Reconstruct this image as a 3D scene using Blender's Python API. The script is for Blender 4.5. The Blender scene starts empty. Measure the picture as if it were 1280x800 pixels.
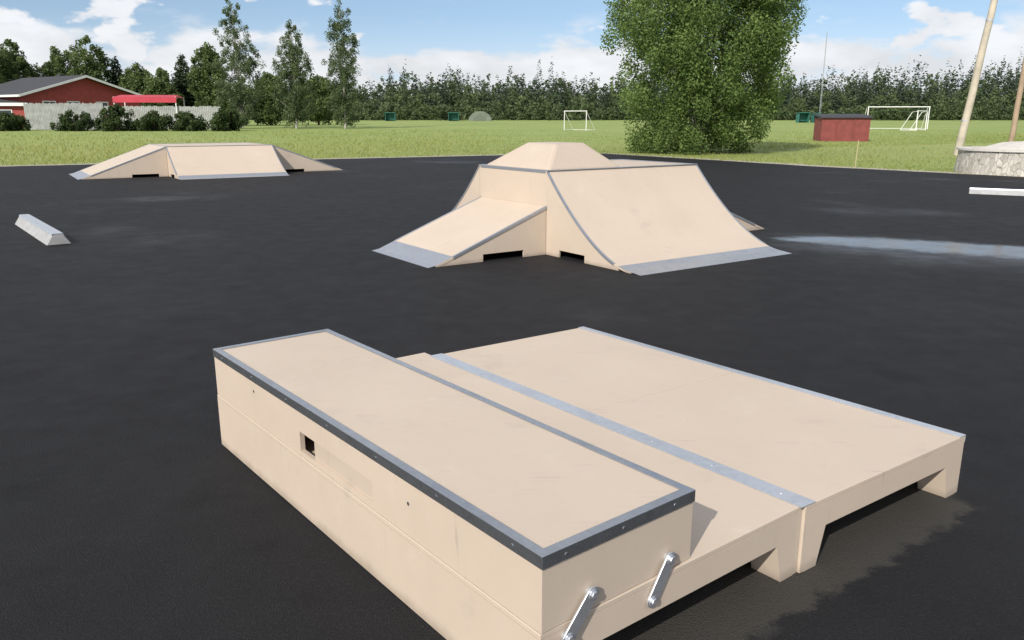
import bpy, bmesh, math, random
import numpy as np
from mathutils import Vector, Matrix
R = math.radians
rng = np.random.default_rng(7)
random.seed(7)
scene = bpy.context.scene
COL = scene.collection
H = 1.6
TH = math.atan(0.252)
CS, SN = math.cos(TH), math.sin(TH)

def at(u, v, Y):
    """world x and z seen at photo position (u, v) at distance Y"""
    x = (u-640)/1000; y = (400-v)/1000
    d = Y/(CS+SN*y)
    return x*d, H+d*(-SN+CS*y)
def gz(Y):
    return 0.0065*max(0.0, min(Y, 260)-45) - 0.012

# ------------------------------------------------------------------ helpers
def tag(o, label=None, cat=None, group=None, kind=None):
    if label: o['label'] = label
    if cat: o['category'] = cat
    if group: o['group'] = group
    if kind: o['kind'] = kind
    return o
def empty(name, loc, rz, label, cat, group=None):
    o = bpy.data.objects.new(name, None); COL.objects.link(o)
    o.location = loc; o.rotation_euler = (0, 0, rz); o.empty_display_size = .2
    return tag(o, label, cat, group)

class MB:
    def __init__(s): s.v = []; s.f = []
    def add(s, vs, fs):
        b = len(s.v); s.v += [tuple(p) for p in vs]; s.f += [[b+i for i in f] for f in fs]; return s
    def box(s, x0, x1, y0, y1, z0, z1):
        return s.add([(x0,y0,z0),(x1,y0,z0),(x1,y1,z0),(x0,y1,z0),(x0,y0,z1),(x1,y0,z1),(x1,y1,z1),(x0,y1,z1)],
                     [(0,3,2,1),(4,5,6,7),(0,1,5,4),(1,2,6,5),(2,3,7,6),(3,0,4,7)])
    def prism(s, a, b):
        n = len(a)
        return s.add(list(a)+list(b), [list(range(n))[::-1], list(range(n, 2*n))] + [(i,(i+1)%n,n+(i+1)%n,n+i) for i in range(n)])
    def prism_x(s, poly, x0, x1):   # poly in (y, z)
        return s.prism([(x0,y,z) for y,z in poly], [(x1,y,z) for y,z in poly])
    def prism_y(s, poly, y0, y1):   # poly in (x, z)
        return s.prism([(x,y0,z) for x,z in poly], [(x,y1,z) for x,z in poly])
    def grid_panel(s, xs, zs, holes, y0, y1):
        nx, nz = len(xs)-1, len(zs)-1
        solid = lambda i,j: 0<=i<nx and 0<=j<nz and (i,j) not in holes
        for i in range(nx):
            for j in range(nz):
                if not solid(i,j): continue
                a,b,c,d = xs[i],xs[i+1],zs[j],zs[j+1]
                s.add([(a,y0,c),(b,y0,c),(b,y0,d),(a,y0,d)], [(0,1,2,3)])
                s.add([(a,y1,c),(b,y1,c),(b,y1,d),(a,y1,d)], [(3,2,1,0)])
                if not solid(i-1,j): s.add([(a,y0,c),(a,y1,c),(a,y1,d),(a,y0,d)], [(3,2,1,0)])
                if not solid(i+1,j): s.add([(b,y0,c),(b,y1,c),(b,y1,d),(b,y0,d)], [(0,1,2,3)])
                if not solid(i,j-1): s.add([(a,y0,c),(b,y0,c),(b,y1,c),(a,y1,c)], [(3,2,1,0)])
                if not solid(i,j+1): s.add([(a,y0,d),(b,y0,d),(b,y1,d),(a,y1,d)], [(0,1,2,3)])
        return s
    def tube(s, pts, rad, n=8):
        pts = [Vector(p) for p in pts]
        rings = []
        for i, p in enumerate(pts):
            t = (pts[min(i+1,len(pts)-1)] - pts[max(i-1,0)]).normalized()
            a = t.orthogonal().normalized() if abs(t.z) < .95 else Vector((1,0,0))
            a = (a - t*a.dot(t)).normalized(); b = t.cross(a)
            r = rad[i] if hasattr(rad, '__len__') else rad
            rings.append([tuple(p + (a*math.cos(2*math.pi*k/n)+b*math.sin(2*math.pi*k/n))*r) for k in range(n)])
        vs = [q for ring in rings for q in ring]
        fs = []
        for i in range(len(pts)-1):
            for k in range(n):
                fs.append((i*n+k, i*n+(k+1)%n, (i+1)*n+(k+1)%n, (i+1)*n+k))
        fs.append(list(range(n))[::-1]); fs.append([(len(pts)-1)*n+k for k in range(n)])
        return s.add(vs, fs)
    def build(s, name, mat, parent=None, bevel=0, smooth=False, label=None, shear=0):
        me = bpy.data.meshes.new(name)
        me.from_pydata([(x+shear*y, y, z) for x,y,z in s.v] if shear else s.v, [], s.f)
        bm = bmesh.new(); bm.from_mesh(me)
        if bevel or smooth: bmesh.ops.remove_doubles(bm, verts=bm.verts, dist=1e-5)
        bmesh.ops.recalc_face_normals(bm, faces=bm.faces)
        bm.to_mesh(me); bm.free()
        me.materials.append(mat)
        if smooth:
            me.polygons.foreach_set('use_smooth', [True]*len(me.polygons))
            me.set_sharp_from_angle(angle=R(32))
        o = bpy.data.objects.new(name, me); COL.objects.link(o); o.parent = parent
        if bevel:
            m = o.modifiers.new('bevel', 'BEVEL'); m.width = bevel; m.segments = 2; m.limit_method = 'ANGLE'; m.angle_limit = R(40)
        if label: o['label'] = label
        return o

def quads(name, V, tint, mat, parent=None):
    """V: (n,4,3) quads, tint: (n,) value per quad"""
    n = len(V)
    me = bpy.data.meshes.new(name)
    me.vertices.add(n*4); me.vertices.foreach_set('co', V.reshape(-1).astype(np.float32))
    me.loops.add(n*4); me.loops.foreach_set('vertex_index', np.arange(n*4, dtype=np.int32))
    me.polygons.add(n); me.polygons.foreach_set('loop_start', np.arange(0, n*4, 4, dtype=np.int32))
    me.update(calc_edges=True); me.validate()
    a = me.attributes.new('tint', 'FLOAT', 'POINT')
    a.data.foreach_set('value', np.repeat(tint, 4).astype(np.float32))
    me.materials.append(mat)
    o = bpy.data.objects.new(name, me); COL.objects.link(o); o.parent = parent
    return o

def leaf_quads(P, size, up=0.3):
    n = len(P)
    nr = rng.normal(size=(n,3)); nr[:,2] = np.abs(nr[:,2])+up
    nr /= np.linalg.norm(nr, axis=1)[:,None]
    t = rng.normal(size=(n,3)); t -= nr*np.sum(t*nr, axis=1)[:,None]; t /= np.linalg.norm(t, axis=1)[:,None]
    b = np.cross(nr, t)
    s = np.asarray(size).reshape(-1,1)*np.ones((n,1))
    return np.stack([P+t*s*.65, P+b*s*.42, P-t*s*.65, P-b*s*.42], axis=1)

# ------------------------------------------------------------------ materials
class NT:
    def __init__(s, name=None, world=None):
        if world: s.m = world; s.nt = world.node_tree
        else:
            s.m = bpy.data.materials.new(name); s.m.use_nodes = True; s.nt = s.m.node_tree
            s.bsdf = s.nt.nodes['Principled BSDF']; s.out = s.nt.nodes['Material Output']
    def put(s, sock, val):
        if isinstance(val, bpy.types.NodeSocket): s.nt.links.new(val, sock)
        elif val is not None:
            if hasattr(sock.default_value, '__len__') and not hasattr(val, '__len__'): val = [val]*len(sock.default_value)
            if hasattr(sock.default_value, '__len__') and len(sock.default_value) == 4 and len(val) == 3: val = tuple(val)+(1,)
            sock.default_value = val
    def n(s, t, ins=None, **props):
        nd = s.nt.nodes.new(t)
        for k, v in props.items(): setattr(nd, k, v)
        for k, v in (ins or {}).items(): s.put(nd.inputs[k], v)
        return nd
    def math(s, op, a, b=None, c=None, clamp=False):
        nd = s.n('ShaderNodeMath', {0:a}, operation=op, use_clamp=clamp)
        if b is not None: s.put(nd.inputs[1], b)
        if c is not None: s.put(nd.inputs[2], c)
        return nd.outputs[0]
    def mul(s, a, b): return s.math('MULTIPLY', a, b)
    def coord(s, which='Object'): return s.n('ShaderNodeTexCoord').outputs[which]
    def pos(s): return s.n('ShaderNodeNewGeometry').outputs['Position']
    def noise(s, vec, scale, detail=4, rough=.55, out=0):
        return s.n('ShaderNodeTexNoise', {'Vector':vec, 'Scale':scale, 'Detail':detail, 'Roughness':rough}).outputs[out]
    def ss(s, x, a, b):
        if a > b: return s.math('SUBTRACT', 1.0, s.ss(x, b, a))
        nd = s.n('ShaderNodeMapRange', {'Value':x, 'From Min':a, 'From Max':b, 'To Min':0., 'To Max':1.}, interpolation_type='SMOOTHSTEP'); return nd.outputs[0]
    def lin(s, x, a, b, c, d):
        return s.n('ShaderNodeMapRange', {'Value':x, 'From Min':a, 'From Max':b, 'To Min':c, 'To Max':d}).outputs[0]
    def mix(s, f, a, b, mode='MIX'):
        nd = s.n('ShaderNodeMix', data_type='RGBA', blend_type=mode)
        s.put(nd.inputs[0], f); s.put(nd.inputs[6], a); s.put(nd.inputs[7], b); return nd.outputs[2]
    def dot(s, v, w, off=(0,0,0)):
        sub = s.n('ShaderNodeVectorMath', {0:v, 1:off}, operation='SUBTRACT').outputs[0]
        return s.n('ShaderNodeVectorMath', {0:sub, 1:w}, operation='DOT_PRODUCT').outputs['Value']
    def bump(s, h, strength, dist):
        return s.n('ShaderNodeBump', {'Height':h, 'Strength':strength, 'Distance':dist}).outputs[0]
    def set(s, **k):
        for a, v in k.items(): s.put(s.bsdf.inputs[a.replace('_',' ')], v)
        return s.m

def simple(name, col, rough=.7, var=.15, scale=4., metallic=0., bump=0., bscale=40.):
    t = NT(name); p = t.coord()
    f = t.noise(p, scale, 5)
    c = t.mix(t.lin(f, .3, .7, 0, 1), tuple(x*(1-var) for x in col), tuple(min(1,x*(1+var)) for x in col))
    t.set(Base_Color=c, Roughness=rough, Metallic=metallic)
    if bump: t.set(Normal=t.bump(t.noise(p, bscale, 3), bump, .01))
    return t.m

def mat_board(name='ramp_board', k=1.0):
    t = NT(name); p = t.pos()
    S = lambda *c: tuple(x*k for x in c)
    big = t.noise(p, 1.3, 5, .6); med = t.noise(p, 9, 6, .65); fine = t.noise(p, 260, 2)
    c = t.mix(t.lin(big, .35, .65, 0, 1), S(.515,.428,.345), S(.545,.456,.370))
    c = t.mix(t.mul(t.ss(med, .58, .75), .13), c, S(.38,.31,.25))
    st = t.noise(p, 2.3, 8, .74)
    c = t.mix(t.mul(t.ss(st, .57, .70), .28), c, S(.35,.30,.26))
    c = t.mix(t.mul(t.ss(st, .42, .30), .25), c, S(.64,.565,.48))
    z = t.n('ShaderNodeSeparateXYZ', {0:p}).outputs[2]
    dirt = t.mul(t.ss(t.math('ADD', z, t.mul(med, .06)), .085, .025), .45)
    c = t.mix(dirt, c, (.16,.13,.10))
    # thin scuffs left by boards, in two directions
    for rot, sd_ in ((.5, 1.4), (-.85, 1.9)):
        sc = t.n('ShaderNodeMapping', {'Vector':p, 'Rotation':(0,0,rot), 'Scale':(1.8,30,1.8)}).outputs[0]
        sf = t.mul(t.ss(t.noise(sc, sd_, 3, .5), .65, .73), t.ss(t.noise(p, 1.1*sd_, 3), .47, .60))
        c = t.mix(t.mul(sf, .32), c, (.24,.215,.20))
    specks = t.ss(t.noise(p, 75, 2, .5), .74, .79)
    c = t.mix(t.mul(specks, .3), c, (.20,.17,.14))
    h = t.math('ADD', t.mul(fine, .4), t.mul(med, .6))
    return t.set(Base_Color=c, Roughness=t.lin(med, .3, .7, .48, .68), Normal=t.bump(h, .16, .003))
def mat_steel(name, col, rough=.38, metal=.85):
    t = NT(name); p = t.pos()
    v = t.n('ShaderNodeTexVoronoi', {'Vector':p, 'Scale':70.}).outputs['Color']
    g = t.n('ShaderNodeSeparateColor', {0:v}).outputs[0]
    n2 = t.noise(p, 7, 6, .65)
    c = t.mix(g, tuple(x*.9 for x in col), col)
    c = t.mix(t.mul(t.ss(n2, .52, .74), .35), c, tuple(x*.55 for x in col))
    return t.set(Base_Color=c, Metallic=metal, Roughness=t.lin(n2, .3, .7, rough-.09, rough+.12))
def mat_asphalt():
    t = NT('asphalt'); p = t.pos()
    agg = t.n('ShaderNodeTexVoronoi', {'Vector':p, 'Scale':150.}).outputs['Distance']
    fine = t.noise(p, 190, 4, .78); mid = t.noise(p, 70, 5, .75)
    big = t.noise(p, .35, 6, .62); blot = t.noise(p, 1.7, 7, .68); med = t.noise(p, 4, 5, .65)
    c = t.mix(t.lin(fine, .33, .66, 0, 1), (.0038,.0038,.0048), (.022,.022,.025))
    c = t.mix(t.mul(t.ss(mid, .52, .68), .5), c, (.036,.036,.039))
    c = t.mix(t.ss(fine, .61, .69), c, (.115,.115,.118))
    c = t.mix(t.mul(t.ss(big, .48, .70), .5), c, (.027,.027,.029))
    c = t.mix(t.mul(t.ss(blot, .47, .31), .5), c, (.006,.006,.007))
    # sand and damp grit washed out at the open end of the platforms
    e1 = t.dot(p, (.627,-.779,0), (-1.464,3.77,0)); e2 = t.dot(p, (.779,.627,0), (-1.464,3.77,0))
    e1 = t.math('SUBTRACT', e1, t.mul(e2, .05))
    wob = t.mul(t.math('SUBTRACT', t.noise(p, 5.5, 8, .7), .5), .30)
    e1w = t.math('ADD', e1, wob)
    m = t.mul(t.ss(e1w, 2.60, 2.55), t.ss(e1, 1.0, 1.4))
    m = t.mul(m, t.mul(t.ss(t.math('ADD', e2, wob), -.05, .2), t.ss(t.math('ADD', e2, wob), 2.34, 2.24)))
    dust = t.mul(m, t.lin(fine, .3, .7, .30, .8))
    c = t.mix(dust, c, (.078,.073,.063))
    # damp sheen around the puddle and in faint hollows
    u = t.dot(p, (.87,-.49,0), (3.3,10.9,0)); w = t.dot(p, (.49,.87,0), (3.3,10.9,0))
    wv = t.math('ABSOLUTE', t.math('ADD', w, t.mul(t.math('SUBTRACT', t.noise(p, 1.2, 5), .5), 1.6)))
    wet = t.mul(t.ss(wv, 1.6, .2), t.ss(u, -.7, 1.2))
    damp = t.mul(t.ss(t.noise(p, .22, 3), .56, .70), .55)
    wet = t.math('MAXIMUM', wet, damp)
    rough = t.math('SUBTRACT', t.lin(med, .3, .7, .66, .82), t.mul(wet, .36))
    h = t.math('ADD', t.math('ADD', t.mul(agg, .6), t.mul(fine, .8)), t.mul(mid, .6))
    t.set(Base_Color=c, Roughness=rough, Normal=t.bump(h, t.math('SUBTRACT', .95, t.mul(wet, .6)), .005))
    t.bsdf.inputs['Specular IOR Level'].default_value = .20
    return t.m
def mat_field():
    t = NT('field_grass'); p = t.pos()
    a = t.noise(p, .06, 5, .6); b = t.noise(p, .7, 6, .65); f = t.noise(p, 9, 4, .7)
    c = t.mix(t.lin(a, .35, .65, 0, 1), (.205,.285,.060), (.275,.325,.09))
    c = t.mix(t.mul(t.ss(b, .5, .72), .6), c, (.32,.33,.115))
    c = t.mix(t.mul(t.ss(b, .46, .3), .7), c, (.15,.225,.047))
    c = t.mix(t.lin(f, .3, .7, .0, .22), c, (.11,.16,.035))
    y = t.n('ShaderNodeSeparateXYZ', {0:p}).outputs[1]
    c = t.mix(t.mul(t.ss(y, 60, 42), .25), c, (.28,.28,.10))
    return t.set(Base_Color=c, Roughness=.9, Normal=t.bump(f, .3, .04))
def mat_leaf(name, dark, light, trans=.35):
    t = NT(name)
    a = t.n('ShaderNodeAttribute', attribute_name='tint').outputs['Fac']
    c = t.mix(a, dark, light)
    t.set(Base_Color=c, Roughness=.6); t.bsdf.inputs['Specular IOR Level'].default_value = .2
    tr = t.n('ShaderNodeBsdfTranslucent', {'Color':t.mix(.5, c, light)})
    mx = t.n('ShaderNodeMixShader', {0:trans, 1:t.bsdf.outputs[0], 2:tr.outputs[0]})
    t.nt.links.new(mx.outputs[0], t.out.inputs[0]); return t.m
def mat_birch():
    t = NT('birch_bark'); p = t.pos()
    m = t.n('ShaderNodeMapping', {'Vector':p, 'Scale':(3,3,14)}).outputs[0]
    f = t.noise(m, 1.5, 5, .7)
    return t.set(Base_Color=t.mix(t.ss(f, .5, .62), (.40,.385,.35), (.05,.045,.04)), Roughness=.8)
def mat_puddle():
    t = NT('puddle_water'); p = t.pos()
    t.set(Base_Color=(.07,.07,.07), Roughness=t.lin(t.noise(p, 3, 4), .3, .7, .11, .26), Normal=t.bump(t.noise(p, 60, 3), .05, .004))
    e = t.n('ShaderNodeAttribute', attribute_name='depth').outputs['Fac']
    k = t.math('ADD', e, t.mul(t.math('SUBTRACT', t.noise(p, 3.4, 8, .72), .5), 1.25))
    al = t.mul(t.ss(k, .06, .70), .92)
    tr = t.n('ShaderNodeBsdfTransparent')
    mx = t.n('ShaderNodeMixShader', {0:al, 1:tr.outputs[0], 2:t.bsdf.outputs[0]})
    t.nt.links.new(mx.outputs[0], t.out.inputs[0]); return t.m
def mat_stone():
    t = NT('rubble_stone'); p = t.coord()
    mp = t.n('ShaderNodeMapping', {'Vector':p, 'Scale':(1,1,.45)}).outputs[0]
    v = t.n('ShaderNodeTexVoronoi', {'Vector':mp, 'Scale':8.}); e = t.n('ShaderNodeTexVoronoi', {'Vector':mp, 'Scale':8.}, feature='DISTANCE_TO_EDGE').outputs[0]
    g = t.n('ShaderNodeSeparateColor', {0:v.outputs['Color']}).outputs[0]
    c = t.mix(g, (.36,.34,.30), (.54,.52,.47)); c = t.mix(t.ss(e, .06, .0), c, (.22,.205,.18))
    c = t.mix(t.mul(t.ss(t.noise(p, 14, 5, .7), .55, .7), .6), c, (.26,.245,.215))
    return t.set(Base_Color=c, Roughness=.9, Normal=t.bump(t.ss(e, 0, .12), .3, .015))

BOARD = mat_board(); BOARD2 = mat_board('darker_board', .92)  # second board material is the same colours scaled darker
STEEL = mat_steel('steel_angle', (.44,.46,.49), .25, .88)
GALV = mat_steel('galvanised_steel', (.64,.67,.72), .32, .75)
PLATE = mat_steel('steel_kick_plate', (.44,.47,.52), .36, .7)
ASPH = mat_asphalt(); FIELD = mat_field()
CONC = simple('pale_concrete', (.34,.345,.35), .75, .14, 6., bump=.2)
GRAVEL = simple('edge_gravel', (.36,.33,.27), .95, .35, 12., bump=.6)
REDW = simple('red_paint', (.30,.045,.04), .65, .18, 2.)
REDS = simple('faded_red_paint', (.20,.045,.04), .7, .2, 3.)
REDC = simple('red_canvas', (.46,.035,.06), .6, .12, 1.)
WHITE = simple('white_paint', (.74,.74,.73), .5, .05, 3.)
ROOF = simple('dark_roofing', (.040,.042,.050), .8, .2, 3.)
GLASS = simple('window_glass', (.03,.04,.05), .1, .1, 1.)
FENCEM = simple('weathered_boards', (.27,.285,.275), .85, .25, 1.5)
FENCEP = simple('pale_weathered_boards', (.35,.365,.35), .85, .2, 1.5)
TEAL = simple('teal_panels', (.035,.17,.14), .6, .12, 1.)
GREYM = simple('grey_mesh_cover', (.15,.175,.14), .9, .25, 1.)
MASTM = simple('mast_steel', (.30,.32,.34), .6, .1, 1.)
WOOD = simple('weathered_pole_wood', (.46,.41,.34), .85, .2, 2., bump=.3)
WOODB = simple('brown_pole_wood', (.34,.25,.18), .85, .2, 2., bump=.3)
BARK = simple('grey_bark', (.10,.085,.07), .9, .3, 3.)
BIRCH = mat_birch()
SAND = simple('pale_sand', (.55,.53,.49), .95, .1, 6., bump=.3)
STONE = mat_stone()
L_BIRCH = mat_leaf('birch_leaves', (.085,.138,.042), (.235,.335,.105), .45)
L_TREE = mat_leaf('tree_leaves', (.058,.092,.036), (.165,.22,.078), .35)
L_CONIF = mat_leaf('conifer_needles', (.034,.055,.032), (.095,.125,.062), .25)
F_CONIF = mat_leaf('hazy_conifer_needles', (.040,.062,.045), (.095,.125,.072), .3)  # distance haze put into the needle colours, bluer than the near spruce
F_LEAF = mat_leaf('hazy_tree_leaves', (.060,.092,.048), (.150,.195,.082), .35)  # same distance haze mixed into the leaf colours
L_SHRUB = mat_leaf('shrub_leaves', (.022,.042,.016), (.075,.11,.035), .25)
L_GRASS = mat_leaf('grass_blades', (.175,.24,.05), (.36,.37,.125), .4)
L_AIRY = mat_leaf('airy_leaves', (.075,.108,.052), (.18,.23,.11), .45)

# ------------------------------------------------------------------ setting
ys = [-60, 10, 30, 45, 60, 80, 100, 130, 160, 200, 260, 420, 1500]
xs = [-1500, -400, -200, -100, -50, 0, 50, 100, 200, 400, 1500]
g = MB()
g.add([(x, y, gz(y)) for y in ys for x in xs],
      [(j*len(xs)+i, j*len(xs)+i+1, (j+1)*len(xs)+i+1, (j+1)*len(xs)+i) for j in range(len(ys)-1) for i in range(len(xs)-1)])
tag(g.build('ground', FIELD), kind='structure')

edge = [(-70,1.2),(-17.6,27.9),(-.7,36.5),(4.3,38.4),(7.6,32.9),(10.4,28.0),(14.3,23.0),(32,2)]
def rough_line(pts, step, amp):
    out = []
    for (a, b) in zip(pts[:-1], pts[1:]):
        L = math.dist(a, b); n = max(1, int(L/step))
        for k in range(n):
            f = k/n; j = amp if k else 0
            out.append((a[0]+(b[0]-a[0])*f+random.uniform(-j,j), a[1]+(b[1]-a[1])*f+random.uniform(-j,j)))
    out.append(pts[-1]); return out
el = rough_line(edge, .35, .06)
a = MB(); poly = el + [(40,-25),(-70,-25)]
a.add([(x,y,0) for x,y in poly], [list(range(len(poly)))[::-1]])
tag(a.build('asphalt', ASPH), kind='structure')
def offset(pts, d):
    out = []
    for i,(x,y) in enumerate(pts):
        a_ = pts[max(0,i-3)]; b_ = pts[min(len(pts)-1,i+3)]
        t = Vector((b_[0]-a_[0], b_[1]-a_[1])).normalized(); n = Vector((-t.y, t.x))
        out.append((x+n.x*d, y+n.y*d))
    return out
o1 = [(x+random.uniform(-.15,.15), y+random.uniform(-.15,.15)) for x,y in offset(el, .75)]; o0 = offset(el, -.15)
gv = MB(); n = len(el)
gv.add([(x,y,-.005) for x,y in o0]+[(x,y,-.005) for x,y in o1], [(i,i+1,n+i+1,n+i) for i in range(n-1)])
tag(gv.build('gravel_verge', GRAVEL), kind='structure')
# puddle: a shallow film, deepest along its middle line, thinning out to the rim
mid = [(3.2,11.0),(3.9,10.85),(4.6,10.62),(5.3,10.25),(6.2,9.75),(7.2,9.2),(8.2,8.6)]
wid = [.05,.45,.72,.78,.8,.75,.1]
pm = MB(); dep = []
nu, nv = 40, 10
for i in range(nu+1):
    f = i/nu*(len(mid)-1); k = min(int(f), len(mid)-2); q = f-k
    c = Vector(mid[k])*(1-q)+Vector(mid[k+1])*q; w_ = wid[k]*(1-q)+wid[k+1]*q
    for j in range(nv+1):
        s_ = j/nv*2-1
        pm.v.append((c.x+.49*w_*s_, c.y+.87*w_*s_, .004)); dep.append(1.15*(1-abs(s_))*min(1,i/10,(nu-i)/5)-.45*(abs(s_) > .95)-.45*(i == 0))
for i in range(nu):
    for j in range(nv):
        b = i*(nv+1)+j; pm.f.append([b,b+1,b+nv+2,b+nv+1])
po = tag(pm.build('puddle', mat_puddle()), kind='structure')
at_ = po.data.attributes.new('depth','FLOAT','POINT'); at_.data.foreach_set('value', dep)

# ------------------------------------------------------------------ near ledge and platforms
A = Vector((-1.464, 3.770, 0)); RZ = math.atan2(-.779, .627)
E1 = Vector((.627,-.779,0)); E2 = Vector((.779,.627,0))
PH = .27; LL = 2.46; LW = .61; LH = .23
led = empty('grind_ledge', A+Vector((0,0,PH)), RZ, 'long tan box ledge with steel edging and a hand slot, on a platform', 'skate ledge')
MB().box(.0, LL, 0, LW, LH-.016, LH-.001).build('top_panel', BOARD, led, .002)
MB().grid_panel([0,.97,1.56,LL], [0.003,.024,.108,LH-.016], {(1,1)}, 0, .02).build('front_panel', BOARD, led)
MB().box(1.085, 1.559, .008, .019, .0245, .1075).build('slot_backing', BOARD2, led, .002)  # added board standing in for the lit interior of the slot
MB().box(0, LL, LW-.02, LW, .003, LH-.016).build('back_panel', BOARD, led)
MB().box(LL-.02, LL, .02, LW-.02, .003, LH-.016).build('end_panel', BOARD, led)
MB().box(0, .02, .02, LW-.02, .003, LH-.016).build('end_panel', BOARD, led)
def screw(mb, p, axis, r=.006):
    k = 8; c = []
    for s_ in (0, .002):
        ring = []
        for i in range(k):
            ca, sa = math.cos(2*math.pi*i/k)*r, math.sin(2*math.pi*i/k)*r
            if axis == 'y': ring.append((p[0]+ca, p[1]-s_, p[2]+sa))
            elif axis == 'x': ring.append((p[0]+s_, p[1]+ca, p[2]+sa))
            else: ring.append((p[0]+ca, p[1]+sa, p[2]+s_))
        c.append(ring)
    mb.prism(c[0], c[1])
T = .004; LT = .028; LS = .034
def angle_y0(y, sgn):
    return [(y-sgn*T, LH-LS), (y-sgn*T, LH+T), (y+sgn*LT, LH+T), (y+sgn*LT, LH-.001), (y, LH-.001), (y, LH-LS)]
m = MB().prism_x(angle_y0(0, 1), -T, LL+T)
for k in range(7): screw(m, (.12+k*.37, -T, LH-.017), 'y')
m.build('steel_edge', STEEL, led, .0026)
m = MB().prism_x(angle_y0(LW, -1), -T, LL+T); m.build('steel_edge', STEEL, led, .0026)
for x, sg in ((0, 1), (LL, -1)):
    P = [(x-sg*(T+.0006), LH-LS), (x-sg*(T+.0006), LH+T+.0006), (x+sg*LT, LH+T+.0006), (x+sg*LT, LH-.001), (x, LH-.001), (x, LH-LS)]
    m = MB().prism_y(P, -T+.0005, LW+T-.0005)
    if sg == -1:
        for k in range(3): screw(m, (LL+T, .08+k*.22, LH-.017), 'x')
    m.build('steel_edge', STEEL, led, .0026)
for xx, zz in ((.5,.15),(1.8,.12)):
    m = MB(); screw(m, (xx, 0, zz), 'y', .007); m.build('screw', STEEL, led)
def bracket(p0, p1):
    r = .0225; d = Vector((p1[0]-p0[0], p1[1]-p0[1])); an = math.atan2(d.y, d.x)
    poly = [(p1[0]+r*math.cos(an-math.pi/2+math.pi*k/10), p1[1]+r*math.sin(an-math.pi/2+math.pi*k/10)) for k in range(11)]
    poly += [(p0[0]+r*math.cos(an+math.pi/2+math.pi*k/10), p0[1]+r*math.sin(an+math.pi/2+math.pi*k/10)) for k in range(11)]
    b = MB().prism_x(poly, LL+.0115, LL+.0185).build('connecting_strap', GALV, led, .0015)
    for q in (p0, p1):
        mb = MB()
        for rr, x0, x1, kk in ((.0165, LL, LL+.0205, 20), (.0115, LL+.0205, LL+.027, 6)):
            mb.prism_x([(q[0]+rr*math.cos(2*math.pi*k/kk), q[1]+rr*math.sin(2*math.pi*k/kk)) for k in range(kk)], x0, x1)
        mb.build('bolt', GALV, b, .001)
bracket((.084, .232-PH), (.172, .332-PH)); bracket((.424, .206-PH), (.498, .318-PH))

def platform(root, L, W, y0, panels, strips, sh):
    for (x0, x1) in panels: MB().box(x0, x1, y0, W, PH-.018, PH).build('deck_panel', BOARD, root, .0025, shear=sh)
    MB().box(0, L, y0, y0+.02, 0.004, PH-.018).build('side_panel', BOARD, root, shear=sh)
    MB().box(0, L, W-.02, W, 0.004, PH-.018).build('side_panel', BOARD, root, shear=sh)
    a0, a1 = y0+.02, W-.02
    poly = [(a0,.002),(a0+.075,.002),(a0+.115,.155),(a1-.115,.155),(a1-.075,.002),(a1,.002),(a1,PH-.018),(a0,PH-.018)]
    MB().prism_x(poly, L-.12, L).build('end_beam', BOARD, root, shear=sh)
    MB().prism_x(poly, 0, .12).build('end_beam', BOARD, root, shear=sh)
    for xx in (L*.33, L*.66): MB().box(xx-.02, xx+.02, a0, a1, .155, PH-.018).build('joist', BOARD, root, shear=sh)
    for mb in strips: mb.build('steel_strip', GALV, root, .001, shear=sh)
p1 = empty('low_platform', A, RZ, 'low tan platform lying directly beneath the steel-edged box ledge', 'skate platform', 'low platform modules')
platform(p1, LL-.002, 1.2, -.003, [(0, LL-.002)], [], .022)
off = A + E1*.115 + E2*1.206
p2 = empty('low_platform', off, RZ, 'low tan platform with nothing on it, galvanised strips along its two long sides', 'skate platform', 'low platform modules')
s1 = MB().box(-.002, 2.382, -.028, .055, PH+.0005, PH+.004)
s2 = MB().prism_x([(1.083,PH+.0005),(1.083,PH+.004),(1.129,PH+.004),(1.129,PH-.03),(1.1255,PH-.03),(1.1255,PH+.0005)], -.002, 2.382)
for k in range(8): screw(s1, (.1+k*.31, .014, PH+.004), 'z', .007)
platform(p2, 2.38, 1.125, 0, [(0,1.205),(1.2085,2.38)], [s1, s2], .062)

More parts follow.
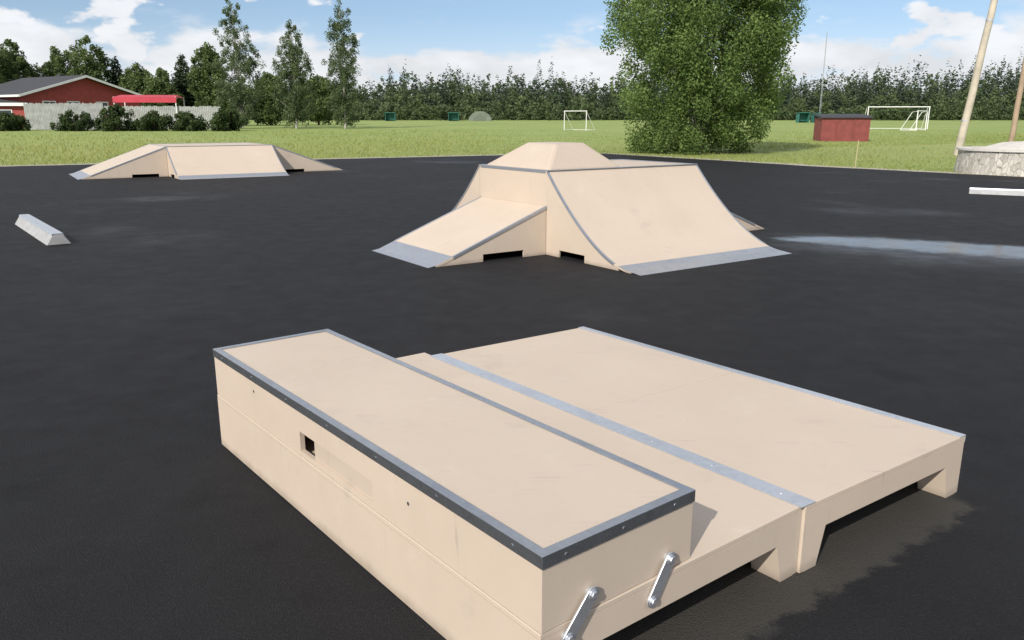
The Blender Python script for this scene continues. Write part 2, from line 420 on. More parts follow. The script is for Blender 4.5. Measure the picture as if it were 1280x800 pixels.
# ------------------------------------------------------------------ funboxes
def curve_pts(L, Hh, ex, zt, n=22):
    return [(L*i/n, zt+(Hh-zt)*(1-i/n)**ex) for i in range(n+1)]
def quarter(root, x0, sg, W, Hh, L, ex, plate, notch):
    C = curve_pts(L, Hh, ex, .012)
    X = lambda x: x0+sg*x
    n = len(C)
    under = [(x, max(.001, z-.018)) for x,z in C]
    surf = MB().prism_y([(X(x),z) for x,z in C]+[(X(x),z) for x,z in under[::-1]], -.004, W+.004).build('quarter_ramp', BOARD, root, 0, True)
    for ya, yb in ((0,.02),(W-.02,W)):
        sp = [(X(.003),0)]
        if notch: sp += [(X(notch[0]),0),(X(notch[0]),.085),(X(notch[1]),.085),(X(notch[1]),0)]
        kmax = max(i for i in range(n) if under[i][1] > .012)
        sp += [(X(under[kmax][0]),0)] + [(X(x), z-.001) for x,z in under[1:kmax+1][::-1]] + [(X(.003), under[0][1]-.001)]
        MB().prism_y(sp, ya, yb).build('side_panel', BOARD, surf)
    k0 = L*.86
    zz = lambda x: .012+(Hh-.012)*(max(0,1-x/L))**ex
    top = [(k0+(L-k0)*i/4, zz(k0+(L-k0)*i/4)+.003) for i in range(5)] + [(L+plate, .001)]
    bot = [(L+plate-.01, 0.0005),(L, .0122)] + [(k0+(L-k0)*i/4, zz(k0+(L-k0)*i/4)+.0004) for i in range(4)][::-1]
    MB().prism_y([(X(x),z) for x,z in top+bot], 0.004, W-.004).build('kick_plate', PLATE, surf)
    for ya, yb in ((-.010,.018),(W-.018,W+.010)):
        tr = [(X(x),z+.005) for x,z in C if x <= k0] ; tb = [(X(x),z-.020) for x,z in C if x <= k0]
        MB().prism_y(tr+tb[::-1], ya, yb).build('steel_trim', PLATE, surf, 0, True)
    return surf
def launch(root, y0, sg, xa, xb, Hr, Lr, plate, notch):
    Y = lambda y: y0+sg*y
    s_ = MB().prism_x([(Y(0),Hr),(Y(Lr),.012),(Y(Lr),.001),(Y(Lr-.05),.001),(Y(0),Hr-.02)], xa-.004, xb+.004).build('launch_ramp', BOARD, root)
    for a0,a1 in ((xa,xa+.02),(xb-.02,xb)):
        sp = [(Y(.003),0)]
        if notch: sp += [(Y(notch[0]),0),(Y(notch[0]),.085),(Y(notch[1]),.085),(Y(notch[1]),0)]
        sp += [(Y(Lr-.06),0),(Y(.003),Hr-.0215)]
        MB().prism_x(sp, a0, a1).build('side_panel', BOARD, s_)
    sl = (Hr-.012)/Lr
    k = Lr-.22
    MB().prism_x([(Y(k),.012+sl*(Lr-k)+.004),(Y(Lr),.016),(Y(Lr+plate),.001),(Y(Lr+plate-.01),.0004),(Y(Lr),.0124),(Y(k),.012+sl*(Lr-k)+.0006)], xa+.004, xb-.004).build('kick_plate', PLATE, s_)
    for a0,a1 in ((xa-.010,xa+.022),(xb-.022,xb+.010)):
        MB().prism_x([(Y(.002),Hr+.005),(Y(k),.012+sl*(Lr-k)+.0052),(Y(k),.012+sl*(Lr-k)-.024),(Y(.002),Hr-.028)], a0, a1).build('steel_trim', PLATE, s_)
    return s_
def funbox(label, loc, rz, D, W, Hh, QL, ex, launches, rev, notch):
    r = empty('fun_box', loc, rz, label, 'skate ramp', 'tan fun box ramps')
    MB().box(-D, 0, 0, W, 0, Hh-.004).build('deck_box', BOARD, r, .003)
    quarter(r, 0.001, 1, W, Hh-.004, QL, ex, .14, notch)
    quarter(r, -D-.001, -1, W, Hh-.004, QL, ex, .14, notch)
    for y0, sg, Hr, Lr in launches:
        launch(r, y0+sg*.004, sg, -D+.03, -.006, Hr, Lr, .10, rev)
    for x in (-D, 0):
        MB().box(x-.022, x+.022, -.006, W+.006, Hh-.004, Hh+.006).build('coping', PLATE, r, .002)
    for y, sg in ((0,1),(W,-1)):
        MB().prism_x([(y-sg*.006,Hh-.03),(y-sg*.006,Hh+.0055),(y+sg*.03,Hh+.0055),(y+sg*.03,Hh-.0035),(y,Hh-.0035),(y,Hh-.03)], -D+.03, -.03).build('coping', PLATE, r, .002)
    return r
fb = funbox('tall tan fun box with curved side ramps and a hipped cap on top', (.417, 9.60, 0), R(-55.6), 1.5, 2.52, 1.0, 1.5, 1.7,
       [(0,-1,.58,1.52),(2.52,1,.58,1.52)], (.33,.90), (.25,.72))
cz = 1.0-.003
m = MB()
m.add([(-1.46,.04,cz),(-.04,.04,cz),(-.04,1.22,cz),(-1.46,1.22,cz),(-.95,.38,1.30),(-.34,.38,1.30),(-.34,.84,1.30),(-.95,.84,1.30)],
      [(0,3,2,1),(4,5,6,7),(0,1,5,4),(1,2,6,5),(2,3,7,6),(3,0,4,7)])
m.build('hipped_cap', BOARD2, fb, .035)
funbox('broad low tan fun box with full-height end ramps, in front of the birches', (-9.76, 23.07, 0), R(-57), 2.7, 3.0, .83, 1.4, 1.25,
       [(0,-1,.826,2.2),(3.0,1,.826,2.2)], (.25,.95), (.3,.8))

# ------------------------------------------------------------------ low grind curbs
def curb(label, c, d, L, f=1.0):
    r = empty('grind_curb', (c[0],c[1],0), math.atan2(d[1],d[0]), label, 'skate curb', 'low grind curbs')
    r.scale = (1,1,f)
    MB().prism_x([(-.145,.002),(.145,.002),(.058,.140),(-.058,.140)], -L/2, L/2).build('body', CONC, r, .006)
    MB().prism_x([(-.068,.1245),(-.0605,.143),(.0605,.143),(.068,.1245),(.0735,.123),(.0635,.147),(-.0635,.147),(-.0735,.123)], -L/2-.004, L/2+.004).build('steel_cap', GALV, r)
    for s_ in (-1,1):
        x = s_*(L/2+.001)
        MB().prism_x([(-.135,.006),(.135,.006),(.058,.122),(-.058,.122)], min(x,x+s_*.006), max(x,x+s_*.006)).build('end_plate', CONC, r)
curb('short pale wedge-sided curb alone on the asphalt at the left', (-6.77,11.45), (-.62,.78), 2.75)
curb('pale curb at the right of the lot, near the stone ring', (10.1+.85*1.4,17.75-.52*1.4), (.85,-.52), 2.85, .85)

# ------------------------------------------------------------------ stone ring, poles, stake, mast
rc = (15.72,24.7)
r = empty('stone_planter', (rc[0],rc[1],0), 0, 'round low ring of pale grey stone filled with sand', 'planter')
m = MB(); K = 64; prof = [(2.02,-.01),(2.0,.25),(1.97,.45),(1.96,.66),(1.62,.66),(1.62,-.01)]
vs = []
for k in range(K):
    an = 2*math.pi*k/K
    for (q,z) in prof:
        j = random.uniform(-.012,.012) if z > 0 else 0
        vs.append(((q+j)*math.cos(an),(q+j)*math.sin(an),z+(j if z < .6 else 0)))
n_ = len(prof)
m.add(vs, [(k*n_+i, ((k+1)%K)*n_+i, ((k+1)%K)*n_+i+1, k*n_+i+1) for k in range(K) for i in range(n_-1)])
m.build('stone_wall', STONE, r)
m = MB(); vs = []
for k in range(K):
    an = 2*math.pi*k/K
    for q,z in ((2.02,.662),(2.02,.72),(1.58,.72),(1.58,.662)): vs.append((q*math.cos(an),q*math.sin(an),z))
m.add(vs, [(k*4+i, ((k+1)%K)*4+i, ((k+1)%K)*4+(i+1)%4, k*4+(i+1)%4) for k in range(K) for i in range(4)])
m.build('coping_stone', SAND, r)
m = MB(); vs = [(0,0,.95)]
for q,z in ((.8,.88),(1.60,.65)):
    vs += [(q*math.cos(2*math.pi*k/K),q*math.sin(2*math.pi*k/K),z+random.uniform(-.02,.02)) for k in range(K)]
m.add(vs, [(0,1+k,1+(k+1)%K) for k in range(K)]+[(1+k,1+K+k,1+K+(k+1)%K,1+(k+1)%K) for k in range(K)])
m.build('sand_fill', SAND, r, 0, True)

def pole(label, base, top, r0, r1, mat, bands):
    e = empty('wooden_pole', base, 0, label, 'pole', 'wooden poles at the edge of the lot')
    t = Vector(top)-Vector(base)
    n = 8
    MB().tube([t*(i/n)+Vector((random.uniform(-.02,.02),random.uniform(-.02,.02),0)) for i in range(n+1)], [r0+(r1-r0)*i/n for i in range(n+1)], 12).build('shaft', mat, e, 0, True)
    for f in bands:
        c = t*f; MB().tube([c-t.normalized()*.03, c+t.normalized()*.03], r0+(r1-r0)*f+.012, 12).build('band', GALV, e)
xb,_ = at(1196,193,36.6); xt, zt = at(1243,0,36.6)
k = 9.5/zt
pole('tall pale leaning wooden pole behind the stone ring', (xb,36.6,-.02), (xb+(xt-xb)*k,36.6,9.5), .17, .12, WOOD, (.16,.6))
xb,_ = at(1262,186,40); xt, zt = at(1284,66,40)
k = 8.5/zt
pole('browner slimmer wooden pole at the right edge of the photo', (xb,40,-.02), (xb+(xt-xb)*k,40,8.5), .13, .10, WOODB, (.5,))
m = MB().tube([(11.35,26.9,-.03),(11.37,26.88,.9)], .018, 6)
tag(m.build('wooden_stake', simple('stake_paint', (.42,.37,.2), .7)), 'thin yellowish stake in the grass in front of the red shed', 'stake')
xb, zt = at(1034,40,170)
e = empty('radio_mast', (xb,170,gz(170)), 0, 'thin distant mast rising above the forest behind the red shed', 'mast')
for k in range(3):
    an = 2*math.pi*k/3
    MB().tube([(.17*math.cos(an),.17*math.sin(an),0),(.04*math.cos(an),.04*math.sin(an),zt-gz(170))], .03, 5).build('leg', MASTM, e)
for k in range(9):
    z = (zt*.1)*k+1; MB().tube([(-.14,0,z),(.14,0,z+.9)], .022, 4).build('brace', MASTM, e)

# ------------------------------------------------------------------ goals
def goal(label, c, rz, w, h, d, pr=.06, slant=.35):
    e = empty('football_goal', (c[0],c[1],gz(c[1])), rz, label, 'goal', 'white football goals on the field')
    for s_ in (-1,1):
        MB().tube([(s_*w/2,0,0),(s_*w/2,0,h)], pr, 8).build('post', WHITE, e)
        MB().tube([(s_*w/2,0,h-.02),(s_*w/2,d*slant,h-.05-(h-.1)*slant*.1),(s_*w/2,d,.05)] if slant else [(s_*w/2,0,h-.02),(s_*w/2,d,.05)], pr*.6, 6).build('stay', WHITE, e)
        MB().tube([(s_*w/2,.02,.05),(s_*w/2,d,.05)], pr*.55, 6).build('side_bar', WHITE, e)
    MB().tube([(-w/2-.06,0,h),(w/2+.06,0,h)], pr, 8).build('crossbar', WHITE, e)
    MB().tube([(-w/2,d,.05),(w/2,d,.05)], pr*.55, 6).build('ground_bar', WHITE, e)
x0,_ = at(1122,150,100); goal('large white football goal beyond the red shed', (x0,100), R(-8), 7.0, 2.6, 2.0)
x0,_ = at(1152,152,92); goal('small white goal turned side-on, overlapping the larger goal on the right', (x0,92), R(50), 4.0, 2.1, 1.6)
x0,_ = at(719,153,92); goal('small white goal left of the big birch', (x0,92), R(-40), 3.0, 2.1, 1.7, .045, 0)

# ------------------------------------------------------------------ red shed, shelters
x0,_ = at(1058,170,56.5)
e = empty('red_shed', (x0,57.5,gz(57)-.03), R(-6), 'small red box shed with a dark lid roof on the field', 'shed')
MB().box(-1.6,1.6,-1.0,1.0,0,1.60).build('wall', REDS, e)
MB().prism_x([(-1.15,1.58),(1.12,1.80),(1.12,1.88),(-1.15,1.67)], -1.72, 1.72).build('roof', ROOF, e)
for x in (-.6,.6): MB().box(x-.035,x+.035,-1.03,-1.0,.02,1.56).build('batten', REDS, e)
def shelter(label, u, Y, w, h):
    x,_ = at(u,145,Y); z = gz(Y)
    e = empty('team_shelter', (x,Y,z), R(0), label, 'shelter', 'teal team shelters beside the pitch')
    MB().box(-w/2,w/2,1.1,1.2,0,h*.9).build('back_panel', TEAL, e)
    for s_ in (-1,1): MB().prism_x([(-.6,0),(1.1,0),(1.1,h*.9),(-.6,h*.95)], s_*w/2-.04, s_*w/2+.04).build('side_panel', TEAL, e)
    MB().prism_x([(-.8,h),(1.3,h*.88),(1.3,h*.93),(-.8,h*1.05)], -w/2-.15, w/2+.15).build('roof', TEAL, e)
    MB().box(-w/2+.1,w/2-.1,.5,.95,.42,.48).build('bench', TEAL, e)
shelter('teal team shelter at the far edge of the field, left of its neighbour', 488, 200, 2.3, 1.9)
shelter('teal team shelter next to the grey hooped shelter', 567, 200, 2.4, 1.9)
shelter('teal team shelter just left of the red shed', 1004, 165, 2.0, 1.9)
shelter('teal team shelter with its side by the mast, behind the red shed', 1020, 165, 1.3, 1.8)
x0,_ = at(600,145,200)
e = empty('hooped_shelter', (x0,200,gz(200)), 0, 'grey hooped shelter in front of the far forest', 'shelter')
arc = [(2.8*math.cos(math.pi*k/14), 2.3*math.sin(math.pi*k/14)) for k in range(15)]
MB().prism_y(arc, 0, 5).build('cover', GREYM, e, 0, True)
MB().prism_y([(1.5*math.cos(math.pi*k/10), .01+1.5*math.sin(math.pi*k/10)) for k in range(11)], -.05, -.01).build('door', simple('door_mesh', (.12,.14,.115), .8), e)  # door slightly darker than the cover

# ------------------------------------------------------------------ red house and fences
HY = 105; hx,_ = at(107,130,HY); hz = gz(HY)+.12
e = empty('red_house', (hx,HY,hz-.12), R(58), 'red wooden house with dark gable roof and white bargeboards', 'house')
gw, ev, ap, dp = 7.6, 4.0, 6.25, 13
MB().prism_y([(-gw,0),(gw,0),(gw,ev),(0,ap),(-gw,ev)], 0, dp).build('wall', REDW, e)
for s_ in (-1,1):
    MB().prism_y([(0,ap+.06),(s_*(gw+.9),ev-.20),(s_*(gw+.9),ev-.02),(0,ap+.26)], -.9, dp+.9).build('roof', ROOF, e)
    MB().prism_y([(0,ap-.05),(s_*(gw+.9),ev-.32),(s_*(gw+.9),ev-.04),(0,ap+.22)], -1.0, -.905).build('bargeboard', WHITE, e)
    MB().box(s_*(gw+.93)-.02, s_*(gw+.93)+.02, -.88, dp+.88, ev-.30, ev-.06).build('eave_board', WHITE, e)
MB().box(.6,1.3,6,6.8,5.9,6.8).build('chimney', ROOF, e)
for (x, w_) in ((-4.6,1.4),(-1.6,1.4),(2.2,1.4)):
    f = MB().box(x-w_/2-.12,x+w_/2+.12,-.06,-.004,1.9,3.3).build('window', WHITE, e)
    MB().box(x-w_/2,x-.03,-.08,-.062,2.02,3.18).build('pane', GLASS, f); MB().box(x+.03,x+w_/2,-.08,-.062,2.02,3.18).build('pane', GLASS, f)
for y in (3,7,10.5):
    f = MB().box(-gw-.06,-gw-.004,y-.8,y+.8,1.8,3.2).build('window', WHITE, e)
    MB().box(-gw-.08,-gw-.062,y-.68,y+.68,1.92,3.08).build('pane', GLASS, f)
d_ = MB().box(4.6,5.7,-.05,-.004,0,2.2).build('door', WHITE, e); MB().box(5.5,5.58,-.12,-.052,1.0,1.08).build('handle', GALV, d_)
x0,_ = at(-2,135,99)
e = empty('red_annex', (x0,98,gz(98)), R(12), 'low red outbuilding with a pale eave at the left edge, beside the red house', 'building')
MB().box(-5.5,3.6,0,4,0,2.9).build('wall', REDW, e)
MB().prism_y([(-6,2.92),(4.0,2.92),(4.0,3.1),(-.8,3.6),(-6,3.1)], -.5, 4.5).build('roof', ROOF, e)
MB().box(-6,4.0,-.56,-.51,2.7,3.06).build('fascia', WHITE, e)
for x in (-2.5,1.2):
    f = MB().box(x-.8,x+.8,-.06,-.004,1.2,2.3).build('window', WHITE, e); MB().box(x-.68,x+.68,-.08,-.062,1.3,2.2).build('pane', GLASS, f)
x0,_ = at(187,125,98)
e = empty('canopy_tent', (x0,98,gz(98)), R(8), 'wide low bright red canopy right of the house gable', 'canopy')
m = MB(); a_ = 3.5; zb, zt = 3.65, 3.95
m.add([(-a_,-2,zb),(a_,-2,zb),(a_,2,zb),(-a_,2,zb),(-a_*.9,0,zt),(a_*.9,0,zt)], [(0,1,5,4),(1,2,5),(2,3,4,5),(3,0,4)])
m.build('canopy', REDC, e)
MB().box(-a_,a_,-2.02,-1.99,zb-.6,zb-.005).build('valance', REDC, e)
for sx in (-1,1):
    for sy in (-1,1): MB().box(sx*(a_-.1)-.05,sx*(a_-.1)+.05,sy*1.9-.05,sy*1.9+.05,0,zb+.05).build('leg', WHITE, e)
def fence(label, u0, Y0, u1, Y1, h, mat):
    xa,_ = at(u0,150,Y0); xb_,_ = at(u1,150,Y1)
    L = math.dist((xa,Y0),(xb_,Y1)); an = math.atan2(Y1-Y0, xb_-xa)
    e = empty('board_fence', (xa,Y0,gz(Y0)), an, label, 'fence', 'grey board fences by the red house')
    m = MB(); nn = int(L/.2)
    for k in range(nn): m.box(k*.2+.01, k*.2+.185, -.03, -.005, .05, h+random.uniform(-.06,.06))
    m.build('boards', mat, e)
    MB().box(0,L,.0,.06,.4,.5).build('rail', mat, e); MB().box(0,L,.0,.06,h-.5,h-.4).build('rail', mat, e)
    for k in range(int(L/2.4)+1): MB().box(k*2.4-.06,k*2.4+.06,.062,.18,0,h+.05).build('post', mat, e)
fence('grey board fence running directly in front of the red house', 32, 94, 132, 92, 2.95, FENCEM)
fence('paler grey board fence running right from the house under the trees', 133, 95, 278, 98, 2.65, FENCEP)

# ------------------------------------------------------------------ vegetation
def clump_points(cl, per):
    P = []; T_ = []
    for (c, rad, tone) in cl:
        k = max(3, int(per*rng.uniform(.7,1.3)))
        d = rng.normal(size=(k,3)); d /= np.linalg.norm(d,axis=1)[:,None]
        q = c + d*(rad*rng.random(k)**(1/2.2))[:,None]*np.array([1,1,1.25])
        P.append(q); T_.append(np.clip(tone + rng.normal(0,.18,k) + .25*d[:,2], 0, 1))  # upper side of each clump lighter, light from above put into the tint
    return np.concatenate(P), np.concatenate(T_)
def outline_clumps(n, zs, rs, rad, fill=.5):
    cl = []; zmin, zmax = zs[0], zs[-1]
    wts = np.interp(np.linspace(zmin,zmax,200), zs, rs)**1.5; wts /= wts.sum()
    for z in rng.choice(np.linspace(zmin,zmax,200), n, p=wts):
        rr = np.interp(z, zs, rs); an = rng.uniform(0,2*math.pi)
        q = rr*rng.random()**fill*rng.uniform(.85,1.06)
        cl.append((np.array([q*math.cos(an), q*math.sin(an), z]), rng.uniform(*rad)*(.6+.4*min(1,rr/max(rs))), rng.uniform(.2,.75)))
    return cl
def broad_tree(name, label, x, Y, zs, rs, nclump, rad, per, size, leaf, bark, cat='tree', group=None, stems=1, limbs=8, fill=.5, tr=.2):
    e = empty(name, (x,Y,gz(Y)), rng.uniform(0,6), label, cat, group)
    cl = outline_clumps(nclump, zs, rs, rad, fill)
    P, tn = clump_points(cl, per)
    P[:,2] = np.maximum(P[:,2], .1)
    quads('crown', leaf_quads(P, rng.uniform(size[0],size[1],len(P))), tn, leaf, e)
    m = MB(); top = zs[-1]*.92
    for s_ in range(stems):
        an = 2*math.pi*s_/stems; sp = .25 if stems > 1 else 0; lean = max(rs)*.45 if stems > 1 else rng.uniform(-.2,.2)
        pts = [(sp*math.cos(an)+lean*math.cos(an)*(f**1.4)+rng.uniform(-.06,.06), sp*math.sin(an)+lean*math.sin(an)*(f**1.4)+rng.uniform(-.06,.06), top*f*(1 if s_ == 0 else .85)) for f in (0,.12,.3,.5,.7,.85,1)]
        m.tube(pts, [tr*(1-.86*f) for f in (0,.12,.3,.5,.7,.85,1)], 7)
    for k in rng.choice(len(cl), min(limbs,len(cl)), replace=False):
        c = cl[k][0]; z0 = max(.3, c[2]-np.hypot(c[0],c[1])*.9)
        m.tube([(c[0]*.08,c[1]*.08,z0),(c[0]*.5,c[1]*.5,(z0+c[2])/2+.15),tuple(c)], [tr*.28,tr*.18,tr*.06], 5)
    m.build('trunk', bark, e, 0, True)
    return e
# big birch
bx,_ = at(880,150,38.6)
broad_tree('birch_tree', 'huge bushy birch tree with foliage down to the ground, at the corner of the asphalt', bx, 39.6,
    [.1,.8,2.4,4,6,7.6,9.2,10.6,11.4], [2.8,3.3,3.7,4.1,4.45,4.4,3.6,2.2,.7], 560, (.42,.92), 290, (.07,.125), L_BIRCH, BIRCH, stems=5, limbs=40, fill=.5, tr=.10)
# three slim birches in the field
for u, vt, wpx, lab in ((302,-8,66,'tall slim airy birch nearest the fence, widest of three on the field'),(370,22,54,'shortest of the three slim trees standing apart on the field'),(432,-4,50,'slim airy birch, rightmost of the three on the field')):
    Y = 103; x,_ = at(u,150,Y); _,zt = at(u,vt,Y); zt -= gz(Y); w = wpx*.1/2
    broad_tree('birch_tree', lab, x, Y, [.7,zt*.15,zt*.35,zt*.6,zt*.82,zt], [w*.6,w*.9,w,w*.85,w*.55,w*.15], 250, (.3,.65), 80, (.11,.20), L_AIRY, BIRCH, group='slim birches on the field', limbs=50, fill=.7, tr=.16)
spec = [(-20,40,70,122,0,'broad leafy tree at the far left edge of the photo behind the outbuilding'),
        (22,52,66,128,0,'leafy tree with a ragged top, behind the left end of the red house'),
        (82,60,58,132,0,'round leafy tree rising over the middle of the dark roof'),
        (120,47,54,126,0,'pale leafy tree over the white bargeboard, taller than the ones beside it'),
        (152,72,42,130,1,'spruce above the right slope of the house roof'),
        (178,84,46,128,0,'low round leafy tree above the red canopy'),
        (206,90,44,120,0,'low leafy tree just right of the red canopy, above the paler fence'),
        (234,68,46,124,1,'spruce over the middle of the paler fence'),
        (266,58,50,122,0,'tall leafy tree beside the tallest slim birch'),
        (338,92,46,128,0,'low leafy tree between the widest slim birch and the shortest one'),
        (398,96,50,132,0,'low leafy tree seen between the two right-hand slim birches')]
def conifer_pts(h, r, n, pw=.75):
    z = h*(1-np.sqrt(rng.random(n)))*.97 + .02*h
    lay = .66+.34*np.abs(np.sin(z*math.pi/(h*.075)))
    rr = r*(1-z/h)**pw*lay*rng.random(n)**.4 + .05
    an = rng.uniform(0,2*math.pi,n)
    P = np.stack([rr*np.cos(an), rr*np.sin(an), z - rr*.22 + .4], axis=1)
    return P, np.clip(.35+.5*(z/h-.4)+rng.normal(0,.2,n),0,1)  # tint climbs with height, lower-crown shade put into the colour
for u, vt, wpx, Y, kind, lab in spec:
    x,_ = at(u,150,Y); _,zt = at(u,vt,Y); zt -= gz(Y); w = wpx*Y/1000/2
    if kind == 0:
        broad_tree('leafy_tree', lab, x, Y, [.8,zt*.25,zt*.5,zt*.75,zt*.92,zt], [w*.7,w*.95,w,w*.8,w*.45,w*.12], 150, (.5,1.0), 110, (.20,.36), L_TREE, BARK, group='trees around the red house', limbs=10, fill=.5, tr=.2)
    else:
        e = empty('spruce_tree', (x,Y,gz(Y)), 0, lab, 'tree', 'trees around the red house')
        P, tn = conifer_pts(zt, w, 8000, .65)
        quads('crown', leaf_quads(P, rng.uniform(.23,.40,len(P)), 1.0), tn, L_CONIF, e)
        MB().tube([(0,0,0),(0,0,zt*.5),(0,0,zt*.97)], [.22,.13,.02], 7).build('trunk', BARK, e)
# shrubs before the fence
for u, wpx, hpx, lab in ((12,42,17,'dark rounded shrub at the left edge of the photo, before the outbuilding'),(93,50,20,'dark low shrub at the foot of the grey fence, under the house gable'),
                         (147,52,26,'largest dark rounded shrub, right of the grey fence corner'),(192,44,20,'dark shrub below the red canopy'),
                         (236,46,18,'low dark shrub before the middle of the paler fence'),(282,42,24,'dark shrub at the foot of the widest slim birch')):
    Y = 89; x,_ = at(u,150,Y); w = wpx*.088/2; h = hpx*.088+.25
    e = empty('round_shrub', (x,Y,gz(Y)), rng.uniform(0,6), lab, 'shrub', 'dark shrubs along the fence')
    cl = outline_clumps(60, [.1,h*.35,h*.7,h], [w*.95,w,w*.8,w*.25], (.28,.5), .5)
    P, tn = clump_points(cl, 90); P[:,2] = np.maximum(P[:,2],.05)
    quads('foliage', leaf_quads(P, rng.uniform(.13,.24,len(P))), tn, L_SHRUB, e)
    m = MB()
    for k in range(6):
        an = k*1.05; m.tube([(0,0,0),(w*.3*math.cos(an),w*.3*math.sin(an),h*.5),(w*.55*math.cos(an),w*.55*math.sin(an),h*.8)], [.05,.035,.012], 5)
    m.build('stem', BARK, e)

# far forest, one mass of mixed trees
PL, TL, PC, TC = [], [], [], []
def top_v(u):
    b = float(np.interp(u, [-400,150,260,420,520,570,640,720,770,980,1080,1180,1300,1700], [78,90,97,97,92,84,94,92,90,92,86,82,77,77]))
    return b + 4*math.sin(u*.043+1.1) + 3*math.sin(u*.097) + 2*math.sin(u*.19+2)
for row, (Y, dv) in enumerate(((236,19),(250,9),(266,2),(284,-1))):
    u = -220.
    while u < 1530:
        x,_ = at(u,150,Y)
        h = at(u, top_v(u)+dv+rng.normal(0,4.5), Y)[1]-gz(Y); h = max(5, h)
        y = Y+rng.uniform(-7,7)
        tone = rng.uniform(-.28,.22)
        if rng.random() < (.62 if u > 900 else .50):
            P, tn = conifer_pts(h*rng.uniform(.94,1.12), rng.uniform(2.1,3.3), 400, .62)
            PC.append(P+np.array([x,y,gz(y)])); TC.append(np.clip(.45+.6*(tn-.45)+tone,0,1))
        else:
            w = rng.uniform(2.2,3.6)
            hh = h*rng.uniform(.80,1.0)
            cl = outline_clumps(44, [hh*.03,hh*.3,hh*.6,hh*.82,hh*.98], [w*.95,w,w*.8,w*.48,w*.12], (.6,1.1), .5)
            P, tn = clump_points(cl, 12)
            PL.append(P+np.array([x,y,gz(y)])); TL.append(np.clip(.42+.6*(tn-.4)+tone*1.4,0,1))
        u += rng.uniform(5,9)
for u in np.arange(-220,1530,4.0):
    Y = rng.uniform(212,232); x,_ = at(u,150,Y); h = rng.uniform(1.8,7)
    tone = rng.uniform(-.15,.2)
    cl = [(np.array([x+rng.normal(0,.9),Y+rng.normal(0,.8),gz(Y)+h*rng.random()]), rng.uniform(.6,1.1), rng.uniform(.15,.6)) for _ in range(7)]
    P, tn = clump_points(cl, 20); PL.append(P); TL.append(np.clip(.4+.6*(tn-.4)+tone,0,1))
PL, TL, PC, TC = np.concatenate(PL), np.concatenate(TL), np.concatenate(PC), np.concatenate(TC)
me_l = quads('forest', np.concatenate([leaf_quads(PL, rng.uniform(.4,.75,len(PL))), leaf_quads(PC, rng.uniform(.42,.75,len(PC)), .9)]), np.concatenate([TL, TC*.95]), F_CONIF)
n1 = len(PL); me_l.data.materials.append(F_LEAF)
mi = np.zeros(n1+len(PC), dtype=np.int32); mi[:n1] = 1
me_l.data.polygons.foreach_set('material_index', mi)
tag(me_l, 'mixed dark forest of spruce and birch closing off the far side of the field', 'forest', kind='stuff')
# verge grass: rough and longer on the left, short elsewhere
def edge_dist_ok(x, y):
    nl = (-.453*(x+.7)+.891*(y-36.5)); nr = (.82*(x-10.4)+.572*(y-28.0))
    return np.where(nl > .45, nl, np.where(nr > .45, nr, -1))
n_ = 300000
X = rng.uniform(-62,48,n_); Y = 18+ (75*rng.random(n_)**1.5)
dd = edge_dist_ok(X, Y); left = np.clip((2-X)/8, 0, 1)
keep = (dd > 0) & (rng.random(n_) < np.exp(-np.maximum(dd-1,0)/(11+9*left))) & (np.abs(X) < Y*.85+4)
keep &= ((X-rc[0])**2+(Y-rc[1])**2 > 2.1**2)
X, Y, left = X[keep], Y[keep], left[keep]; n_ = len(X)
patch = .5+.5*np.sin(X*.23+np.sin(Y*.31)*1.3)*np.cos(Y*.19+X*.07)
hgt = rng.uniform(.03,.09,n_)*(.6+.8*patch)*(1+1.3*left*rng.random(n_)); an = rng.uniform(0,2*math.pi,n_); wd = rng.uniform(.008,.020,n_)*np.maximum(1,Y/38)
Z = np.array([gz(y) for y in Y])
B = np.stack([X,Y,Z],1); t = np.stack([np.cos(an),np.sin(an),np.zeros(n_)],1); ln = np.stack([rng.normal(0,.5,n_),rng.normal(0,.5,n_),np.ones(n_)],1)*hgt[:,None]
V = np.stack([B-t*wd[:,None], B+t*wd[:,None], B+ln+t*wd[:,None]*.3, B+ln-t*wd[:,None]*.3], 1)
tn = np.clip(.25+.4*patch+.25*left+rng.normal(0,.18,n_),0,1)
tag(quads('verge_grass', V, tn, L_GRASS), 'rough yellowish grass along the edge of the asphalt', 'grass', kind='stuff')

# ------------------------------------------------------------------ light, world, camera
sun_dir = Vector((.46*math.cos(R(34)), .886*math.cos(R(34)), -math.sin(R(34)))).normalized()
sd = bpy.data.lights.new('sun', 'SUN'); sd.energy = 4.6; sd.angle = R(.53); sd.color = (1,.94,.85)
so = bpy.data.objects.new('sun', sd); COL.objects.link(so); so.rotation_euler = sun_dir.to_track_quat('-Z','Y').to_euler(); so.location = (-10,-20,20)
w = bpy.data.worlds.new('World'); scene.world = w; w.use_nodes = True
t = NT(world=w); bg = w.node_tree.nodes['Background']
dirv = t.n('ShaderNodeTexCoord').outputs['Generated']
sx = t.n('ShaderNodeSeparateXYZ', {0:dirv})
zup = t.math('ADD', t.math('MAXIMUM', sx.outputs[2], 0.), .10)
cv = t.n('ShaderNodeCombineXYZ', {0:sx.outputs[0],1:sx.outputs[1],2:zup}).outputs[0]
cvn = t.n('ShaderNodeVectorMath', {0:cv}, operation='NORMALIZE').outputs[0]
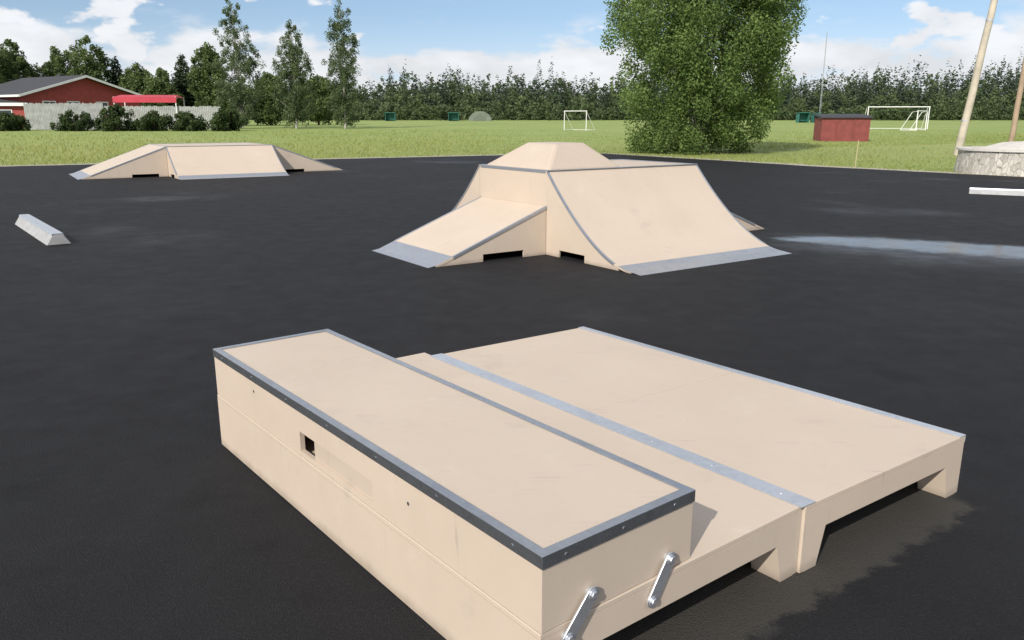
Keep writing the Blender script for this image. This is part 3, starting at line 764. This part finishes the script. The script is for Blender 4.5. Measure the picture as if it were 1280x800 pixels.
sky = t.n('ShaderNodeTexSky', {'Vector':cvn}, sky_type='NISHITA', sun_disc=False, sun_elevation=R(34), sun_rotation=math.atan2(-.46,-.886), air_density=1.0, dust_density=1.0, ozone_density=1.6)
z_ = sx.outputs[2]
# small flat-based puffs higher up, a soft white bank low over the trees
mp = t.n('ShaderNodeMapping', {'Vector':dirv, 'Scale':(1,1,2.2), 'Location':(.52,.1,.31)}).outputs[0]
n1_ = t.noise(mp, 15, 7, .5); n2_ = t.noise(mp, 5, 2, .5)
puff = t.ss(t.math('ADD', t.mul(n1_, .68), t.mul(n2_, .49)), .630, .680)
mb_ = t.n('ShaderNodeMapping', {'Vector':dirv, 'Scale':(1,1,2.8), 'Location':(.1,.7,.05)}).outputs[0]
n3_ = t.noise(mb_, 9, 8, .52)
bank = t.mul(t.ss(t.math('ADD', n3_, t.mul(t.ss(z_, .105, .055), .22)), .54, .68), t.ss(z_, .125, .085))
hi = t.mul(t.ss(z_, .125, .19), t.ss(t.noise(mp, 5, 6, .55), .38, .55))  # cloud layer above the view, added to whiten the puddle's reflection
cl = t.math('MAXIMUM', t.math('MAXIMUM', puff, bank), hi)
cl = t.mul(cl, .93)
shade = t.lin(t.math('ADD', t.mul(n1_, .5), t.mul(n3_, .5)), .40, .62, 6.3, 7.9)
cc = t.n('ShaderNodeCombineColor', {0:shade, 1:t.mul(shade, 1.01), 2:t.mul(shade, 1.04)}).outputs[0]
skyb = t.mix(1.0, sky.outputs[0], (1.30,1.26,1.20), 'MULTIPLY')
haze = t.mul(t.ss(z_, .12, .03), .55)
skyb = t.mix(haze, skyb, (6.3,6.7,7.2))
col = t.mix(cl, skyb, cc)
t.put(bg.inputs[0], col); bg.inputs[1].default_value = .12

cam = bpy.data.cameras.new('camera'); co = bpy.data.objects.new('camera', cam); COL.objects.link(co)
co.location = (0,0,H); co.rotation_euler = (math.pi/2-TH, 0, 0)
cam.sensor_width = 36; cam.lens = 36*1000/1280; cam.clip_end = 4000; cam.clip_start = .05
scene.camera = co
scene.view_settings.view_transform = 'Standard'; scene.view_settings.look = 'None'; scene.view_settings.exposure = 0
